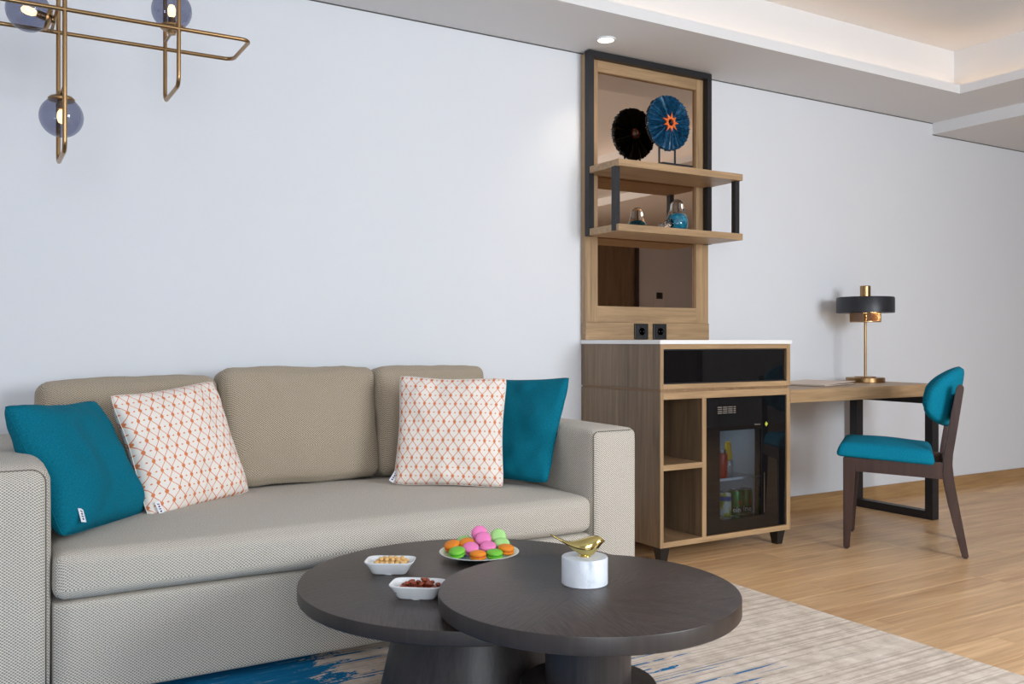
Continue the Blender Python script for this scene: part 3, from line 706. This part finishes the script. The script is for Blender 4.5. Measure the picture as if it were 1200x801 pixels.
for z in (1.795, 1.493): sb('shelf_board', 2.575, 3.366, -.313, -.0455, z, z + .033, m='oak_x')
for x0, x1 in ((2.571, 2.599), (3.336, 3.364)): sb('front_post', x0, x1, -.292, -.262, 1.496, 1.797)
for k, (x0, x1) in enumerate(((2.876, 2.966), (2.997, 3.087))):
    s = thing('power_socket', ('left', 'right')[k] + ' one of two square black power sockets on the oak panel', 'socket', ((x0 + x1) / 2, -.0455, 1.029), 0, 'black power sockets')
    lbox('plate', -.043, .043, -.009, 0, -.040, .040, 'black_plastic', s, .002); lbox('insert', -.027, .027, -.0105, -.009, -.027, .027, 'black_metal', s, .001)
    turned('well', [(.0205, 0), (.0205, .0015), (.019, .0015), (.019, -.0), (0, -.0)], 'black_plastic', s, (0, -.0105, 0), 32, (PI / 2, 0, 0))
    for x in (-.0095, .0095): turned('contact', [(.0025, 0), (.0025, .0012), (0, .0012)], 'steel', s, (x, -.0107, 0), 12, (PI / 2, 0, 0))
# radial disc sculpture
dc = thing('disc_sculpture', 'blue spiked disc with orange star centre on a black stand', 'sculpture', (2.998, -.165, 1.8285))
ZC = 2.072 - 1.8285
def radial(front, seed):
    rg = random.Random(seed); n = 150; R = .137; rad = (.018, .03, .05, .075, .1, .122, .134); vs, fs = [], []
    for i in range(n):
        a = 2 * PI * i / n; f = rg.uniform(.0, 1); ro = rg.uniform(-.004, .003)
        for k, r in enumerate(rad):
            q = r / R; h = .007 + .010 * (1 - abs(q - .45)) + ((f - .5) * .010 + (.005 if i % 2 else -.005)) * min(1, q * 1.6) + rg.uniform(-.001, .001)
            rr2 = r + (ro if k == len(rad) - 1 else 0); vs.append((rr2 * math.cos(a), -h if front else h, rr2 * math.sin(a)))
        rr2 = R + ro; vs.append((rr2 * math.cos(a), -.006 * (f + .3) if front else .006 * (f + .3), rr2 * math.sin(a))); vs.append((rr2 * .985 * math.cos(a), 0, rr2 * .985 * math.sin(a)))
        vs.append((.018 * math.cos(a), 0, .018 * math.sin(a)))
    m = len(rad) + 3
    for i in range(n):
        j = (i + 1) % n
        for k in range(m - 3 + 1): fs.append((i * m + k, i * m + k + 1, j * m + k + 1, j * m + k))
        fs.append((i * m, j * m, j * m + m - 1, i * m + m - 1))
    return fixn(from_py(vs, fs))
bt = NT('blue_lacquer'); nb = bt.noise(bt.coord(), 60, 3); M['blue'] = bt.p(col=bt.ramp(nb, [(.35, lin(14, 52, 80)), (.7, lin(40, 102, 142))]), rough=.28)
o = link('disc_face', radial(True, 4), 'blue', dc); o.location = (0, -.001, ZC)
o = link('disc_back', radial(False, 9), plain('black_lacquer', (.006, .006, .007), .45), dc); o.location = (0, .001, ZC)
def star_ring(n, ri, ro, rs, y0, y1):
    vs, fs = [], []; N = n * 4
    for i in range(N):
        a = 2 * PI * i / N; r = rs if i % 4 == 0 else (ro * .86 if i % 4 == 2 else ro)
        if i % 8 == 4: r = rs * .86
        for rad, y in ((ri, y0), (ri, y1), (r, y1 + (y0 - y1) * .25 if i % 4 == 0 else y1), (r, y0)): vs.append((rad * math.cos(a), y, rad * math.sin(a)))
    for i in range(N):
        j = (i + 1) % N
        for k in range(4): fs.append((i * 4 + k, i * 4 + (k + 1) % 4, j * 4 + (k + 1) % 4, j * 4 + k))
    return fixn(from_py(vs, fs))
orange = plain('orange_lacquer', lin(226, 104, 36), .3, var=.15)
o = link('star_centre', star_ring(9, .0172, .031, .054, -.012, -.0235), orange, dc); o.location = (0, -.001, ZC)
o = link('copper_ring', star_ring(9, .0172, .026, .034, .012, .0205), plain('copper_lacquer', lin(120, 66, 40), .35, .5), dc); o.location = (0, .001, ZC)
lbox('stand_base', -.075, .125, -.045, .045, 0, .036, 'black_metal', dc)
for x in (-.056, .046): lbox('stand_rod', x - .004, x + .004, -.004, .004, .034, .135, 'black_metal', dc)
# glass bird
gb = thing('glass_bird', 'clear glass bird with a turquoise core on the lower shelf', 'ornament', (3.02, -.185, 1.5265))
cg = NT('clear_glass'); M['clear'] = cg.p(col=(.97, .99, 1), trans=1.0, rough=.0, ior=1.47)
turned('body', [(0, .0008), (.028, .0008), (.046, .010), (.055, .028), (.056, .048), (.052, .068), (.044, .090), (.037, .108), (.034, .122), (.033, .136), (.028, .150), (.017, .160), (.006, .164), (0, .1645)], 'clear', gb, (.02, 0, 0), 40)
o = link('tail', loft([((-.225, 0, .014), (0, 0, .003), (0, .005, 0)), ((-.20, 0, .014), (0, 0, .008), (0, .013, 0)), ((-.15, 0, .015), (0, 0, .010), (0, .015, 0)), ((-.10, 0, .019), (0, 0, .014), (0, .018, 0)), ((-.06, 0, .028), (0, 0, .024), (0, .026, 0)), ((-.03, 0, .036), (0, 0, .032), (0, .032, 0))], 20), 'clear', gb, True)
turned('beak', [(.010, 0), (.006, .006), (0, .016)], 'clear', gb, (.05, 0, .138), 16, (0, D2R(80), 0))
tq = NT('turquoise_core'); nq = tq.noise(tq.coord(), 70, 3); M['core'] = tq.p(col=tq.ramp(nq, [(.35, lin(0, 105, 150)), (.7, lin(30, 185, 220))]), rough=.2)
bm = bmesh.new(); bmesh.ops.create_uvsphere(bm, u_segments=28, v_segments=18, radius=.041); me = bpy.data.meshes.new('m'); bm.to_mesh(me); bm.free()
o = link('core', me, 'core', gb, True); o.location = (.02, 0, .050)

# ------------------------------------------------------------------ desk, lamp, folder
dk = thing('desk', 'oak wall desk with a black metal leg frame beside the minibar', 'desk', (4.0, -.3, 0))
box('desktop', 3.394, 4.585, CF, -.003, .681, .745, 'oak_x', dk, .0015)
def db(n, *a): return box(n, *a, 'black_metal', dk, .001)
db('leg', 4.511, 4.566, -.592, -.545, .0, .681); db('leg', 4.511, 4.566, -.10, -.048, .0, .681); db('foot_bar', 4.511, 4.566, -.545, -.10, .0, .045); db('top_bar', 4.511, 4.566, -.545, -.10, .636, .681)
lp = thing('table_lamp', 'brass table lamp with flat black drum shade on the desk', 'lamp', (4.406, -.24, .7455))
turned('base', [(0, 0), (.105, 0), (.107, .002), (.107, .024), (.104, .027), (.060, .027), (.058, .032), (.0, .032)], 'brass', lp, seg=64)
turned('stem', [(.0075, .03), (.0075, .50)], 'brass', lp, seg=20)
M['shade'] = plain('black_shade', lin(40, 42, 48), .4, .2)
turned('drum_shade', [(.155, .396), (.158, .398), (.158, .480), (.154, .486), (.0, .490), (.0, .486), (.152, .482), (.155, .476), (.155, .396)], 'shade', lp, seg=72)
turned('finial', [(.027, .489), (.029, .491), (.029, .548), (.026, .552), (0, .552)], 'brass', lp, seg=40)
# perforated brass collar: an open diamond mesh
vs, fs = [], []; n, m, R = 44, 6, .083
for j in range(m + 1):
    for i in range(n): a = 2 * PI * (i + .5 * (j % 2)) / n; vs.append((R * math.cos(a), R * math.sin(a), .346 + .06 * j / m))
for j in range(m):
    for i in range(n):
        a, b = j * n + i, j * n + (i + 1) % n
        c, d = (j + 1) * n + i, (j + 1) * n + (i + 1) % n
        if j % 2 == 0: fs += [(a, b, c), (b, d, c)]
        else: fs += [(a, d, c), (a, b, d)]
o = link('perforated_collar', from_py(vs, fs), 'brass', lp); md = o.modifiers.new('w', 'WIREFRAME'); md.thickness = .0030; md.use_replace = True
turned('collar_rim', [(.0815, .343), (.0845, .343), (.0845, .348), (.0815, .348), (.0815, .343)], 'brass', lp, seg=64)
turned('bulb', [(0, .392), (.016, .398), (.022, .415), (.016, .432), (.012, .445), (0, .445)], emitter('lamp_bulb', (1, .72, .30), 7), lp, seg=24)
pl_ = bpy.data.lights.new('lamp_light', 'POINT'); pl_.energy = .7; pl_.color = (1, .7, .35); pl_.shadow_soft_size = .02
o = bpy.data.objects.new('lamp_light', pl_); COL.objects.link(o); o.parent = lp; o.location = (0.035, -.03, .375)
fd = thing('paper_folder', 'thin beige paper folder lying on the desk', 'folder', (3.905, -.305, .7455), math.atan2(.285, .958))
lbox('cover', -.193, .193, -.145, .145, 0, .0025, plain('folder_brown', lin(150, 125, 105), .7), fd, .0005)
lbox('sheet', -.188, .188, -.14, .14, .0028, .0055, plain('paper', lin(236, 228, 216), .8), fd, .0005)
o = lbox('cover', -.193, .193, -.145, .145, .0, .003, plain('folder_cream', lin(222, 205, 190), .7), fd, .0005); o.location = (0, 0, .011); o.rotation_euler = (0, D2R(-1.2), 0)

# ------------------------------------------------------------------ chair
ch = thing('desk_chair', 'teal upholstered chair with dark walnut legs at the desk', 'chair', (3.732, -.679, 0), D2R(35.57))
WX = .225
for s in (-1, 1):
    x0, x1 = (s * WX, s * (WX - .030))
    x0, x1 = min(x0, x1), max(x0, x1)
    # front leg tapering down
    vs = [(x0 if s < 0 else x0 + .006, -.006, .006), (x1 - (.006 if s < 0 else 0), -.006, .006), (x1 - (.006 if s < 0 else 0), .022, .006), (x0 if s < 0 else x0 + .006, .022, .006), (x0, -.034, .432), (x1, -.034, .432), (x1, .023, .432), (x0, .023, .432)]
    me = fixn(from_py(vs, [(0, 1, 2, 3), (4, 5, 6, 7), (0, 1, 5, 4), (1, 2, 6, 5), (2, 3, 7, 6), (3, 0, 4, 7)]))
    bm = bmesh.new(); bm.from_mesh(me); bmesh.ops.bevel(bm, geom=bm.edges[:], offset=.003, segments=2, affect='EDGES'); bm.to_mesh(me); bm.free()
    lg = link('leg', me, 'walnut', ch); link('glide', boxme(x0 + .007, x1 - .007, 0, .016, 0, .007), 'black_plastic', lg)
    prof = [(-.510, .006), (-.482, .006), (-.440, .17), (-.408, .335), (-.402, .38), (-.404, .44), (-.428, .60), (-.458, .765), (-.464, .779), (-.476, .786), (-.487, .780), (-.490, .766), (-.466, .60), (-.446, .47), (-.443, .42), (-.450, .35), (-.476, .20)]
    rl = link('leg', prism(prof, 0, x0, x1, .003), 'walnut', ch); link('glide', boxme(x0 + .006, x1 - .006, -.504, -.488, 0, .007), 'black_plastic', rl)
    link('side_rail', prism([(-.408, .352), (-.032, .368), (-.030, .430), (-.408, .427)], 0, x0 + .003, x1 - .003, .002), 'walnut', ch)
lbox('front_rail', -WX + .03, WX - .03, -.012, .014, .37, .43, 'walnut', ch); lbox('rear_rail', -WX + .03, WX - .03, -.435, -.41, .36, .425, 'walnut', ch)
link('back_brace', prism([(-.448, .62), (-.438, .62), (-.458, .74), (-.470, .74)], 0, -WX + .03, WX - .03, .002), 'walnut', ch)
o = link('seat', softbox(.236, .215, .034, .022, n=18, bulge=(0, 0, 0, 0, 0, .020)), 'teal_seat', ch, True); o.location = (0, -.160, .457); o.rotation_euler = (D2R(3.2), 0, 0)
for v in o.data.vertices:
    k = (v.co.z + .034) / .068; v.co.x *= 1 - .09 * max(0, k) ** 1.5; v.co.y *= 1 - .09 * max(0, k) ** 1.5
# curved padded backrest
def back_pad():
    n, m = 40, 24; vs, uvs, idx, fs = [], [], {}, []
    A0 = 1.2
    for side in (-1, 1):
        for i in range(n + 1):
            a = -1 + 2 * i / n
            for j in range(m + 1):
                b = -1 + 2 * j / m
                rim = i in (0, n) or j in (0, m)
                if side == 1 and rim: idx[(side, i, j)] = idx[(-1, i, j)]; continue
                an = a * A0; x = .212 * math.sin(an) / math.sin(A0); y = -.442 + .128 * (1 - math.cos(an)) / (1 - math.cos(A0))
                hh = .137 * max(.0, 1 - abs(a) ** 2.4) ** .5 + .003
                zc = .708 + .012 * (1 - a * a)
                z = zc + hh * b
                th = .026 * (max(0, 1 - b ** 6) * max(0, 1 - a ** 10)) ** .4 + .001
                nx, ny = math.sin(an) * .75, -math.cos(an)
                L = math.hypot(nx, ny); nx /= L; ny /= L          # outward (rear) normal of the curve
                y -= (z - .62) * .17
                idx[(side, i, j)] = len(vs); vs.append((x + side * nx * th, y + side * ny * th, z)); uvs.append((an * .2, z))
        for i in range(n):
            for j in range(m):
                f = (idx[(side, i, j)], idx[(side, i + 1, j)], idx[(side, i + 1, j + 1)], idx[(side, i, j + 1)])
                fs.append(f if side < 0 else f[::-1])
    me = fixn(from_py(vs, fs)); u = me.uv_layers.new(name='UVMap')
    for lp_ in me.loops: u.data[lp_.index].uv = uvs[lp_.vertex_index]
    return me
link('backrest', back_pad(), 'teal_seat', ch, True)

# ------------------------------------------------------------------ chandelier
cl = thing('chandelier', 'brass loop chandelier with three smoky glass globes', 'chandelier', (.22, -.75, 1.5))
C0 = Vector(cl.location)
def rloop(plane, c, a0, a1, b0, b1, r=.028):
    """rounded rectangle; plane 'xy' at z=c or 'yz' at x=c; a,b ranges in world metres"""
    pts = []
    for (ca, cb_, s) in ((a1 - r, b1 - r, 0), (a0 + r, b1 - r, 1), (a0 + r, b0 + r, 2), (a1 - r, b0 + r, 3)):
        for k in range(7):
            g = s * PI / 2 + k * PI / 12; pts.append((ca + r * math.cos(g), cb_ + r * math.sin(g)))
    return [Vector((p, q, c)) - C0 if plane == 'xy' else Vector((c, p, q)) - C0 for p, q in pts]
YN, YB = -.86, -.64; TR = .0062
tube('loop_frame', rloop('yz', .222, YN, YB, 1.512, 2.27), TR, 'brass', cl, True)
tube('loop_frame', rloop('yz', .525, YN, YB, 1.737, 2.27), TR, 'brass', cl, True)
tube('loop_frame', rloop('xy', 1.903, -.62, .735, YN, YB), TR, 'brass', cl, True)
M['smoke'] = thin_glass('smoky_glass', (.52, .54, .64), .06)
glow = emitter('filament_glow', (1, .66, .28), 5)
def globe(c, ax):
    c = Vector(c); ax = Vector(ax)                        # ax: direction from globe centre to its cap
    q = Vector((0, 0, 1)).rotation_difference(ax).to_euler()
    bm = bmesh.new(); bmesh.ops.create_uvsphere(bm, u_segments=40, v_segments=24, radius=.059); me = bpy.data.meshes.new('m'); bm.to_mesh(me); bm.free()
    g = link('glass_globe', me, 'smoke', cl, True); g.location = c - C0; g.rotation_euler = q
    turned('cap', [(.034, .046), (.036, .047), (.036, .052), (.030, .058), (.012, .062), (.012, .072), (0, .072)], 'brass', g, seg=32)
    turned('lamp_holder', [(.011, .048), (.011, .022), (0, .02)], 'brass', g, seg=20)
    turned('bulb', [(.006, .02), (.011, .012), (.012, -.004), (.008, -.016), (0, -.02)], glow, g, seg=20)
    pc = c + ax * .066
    tube('cross_bar', [Vector((pc.x, YN, pc.z)) - C0, Vector((pc.x, YB, pc.z)) - C0], .0045, 'brass', cl)
globe((.222, -.75, 1.627), (0, 0, 1)); globe((.525, -.75, 1.990), (0, 0, -1)); globe((.138, -.75, 1.918), (1, 0, -.22))
tube('stem', [Vector((.22, -.75, 2.27)) - C0, Vector((.22, -.75, 2.67)) - C0], .008, 'brass', cl); tube('cross_bar', [Vector((.22, YN, 2.27)) - C0, Vector((.22, YB, 2.27)) - C0], .006, 'brass', cl)
tube('cross_bar', [Vector((.222, -.75, 2.265)) - C0, Vector((.525, -.75, 2.265)) - C0], .006, 'brass', cl); tube('cross_bar', [Vector((.525, YN, 2.265)) - C0, Vector((.525, YB, 2.265)) - C0], .006, 'brass', cl)
turned('ceiling_rose', [(.06, ZT - 1.5), (.06, ZT - 1.5 - .025), (.0, ZT - 1.5 - .025)], 'brass', cl)
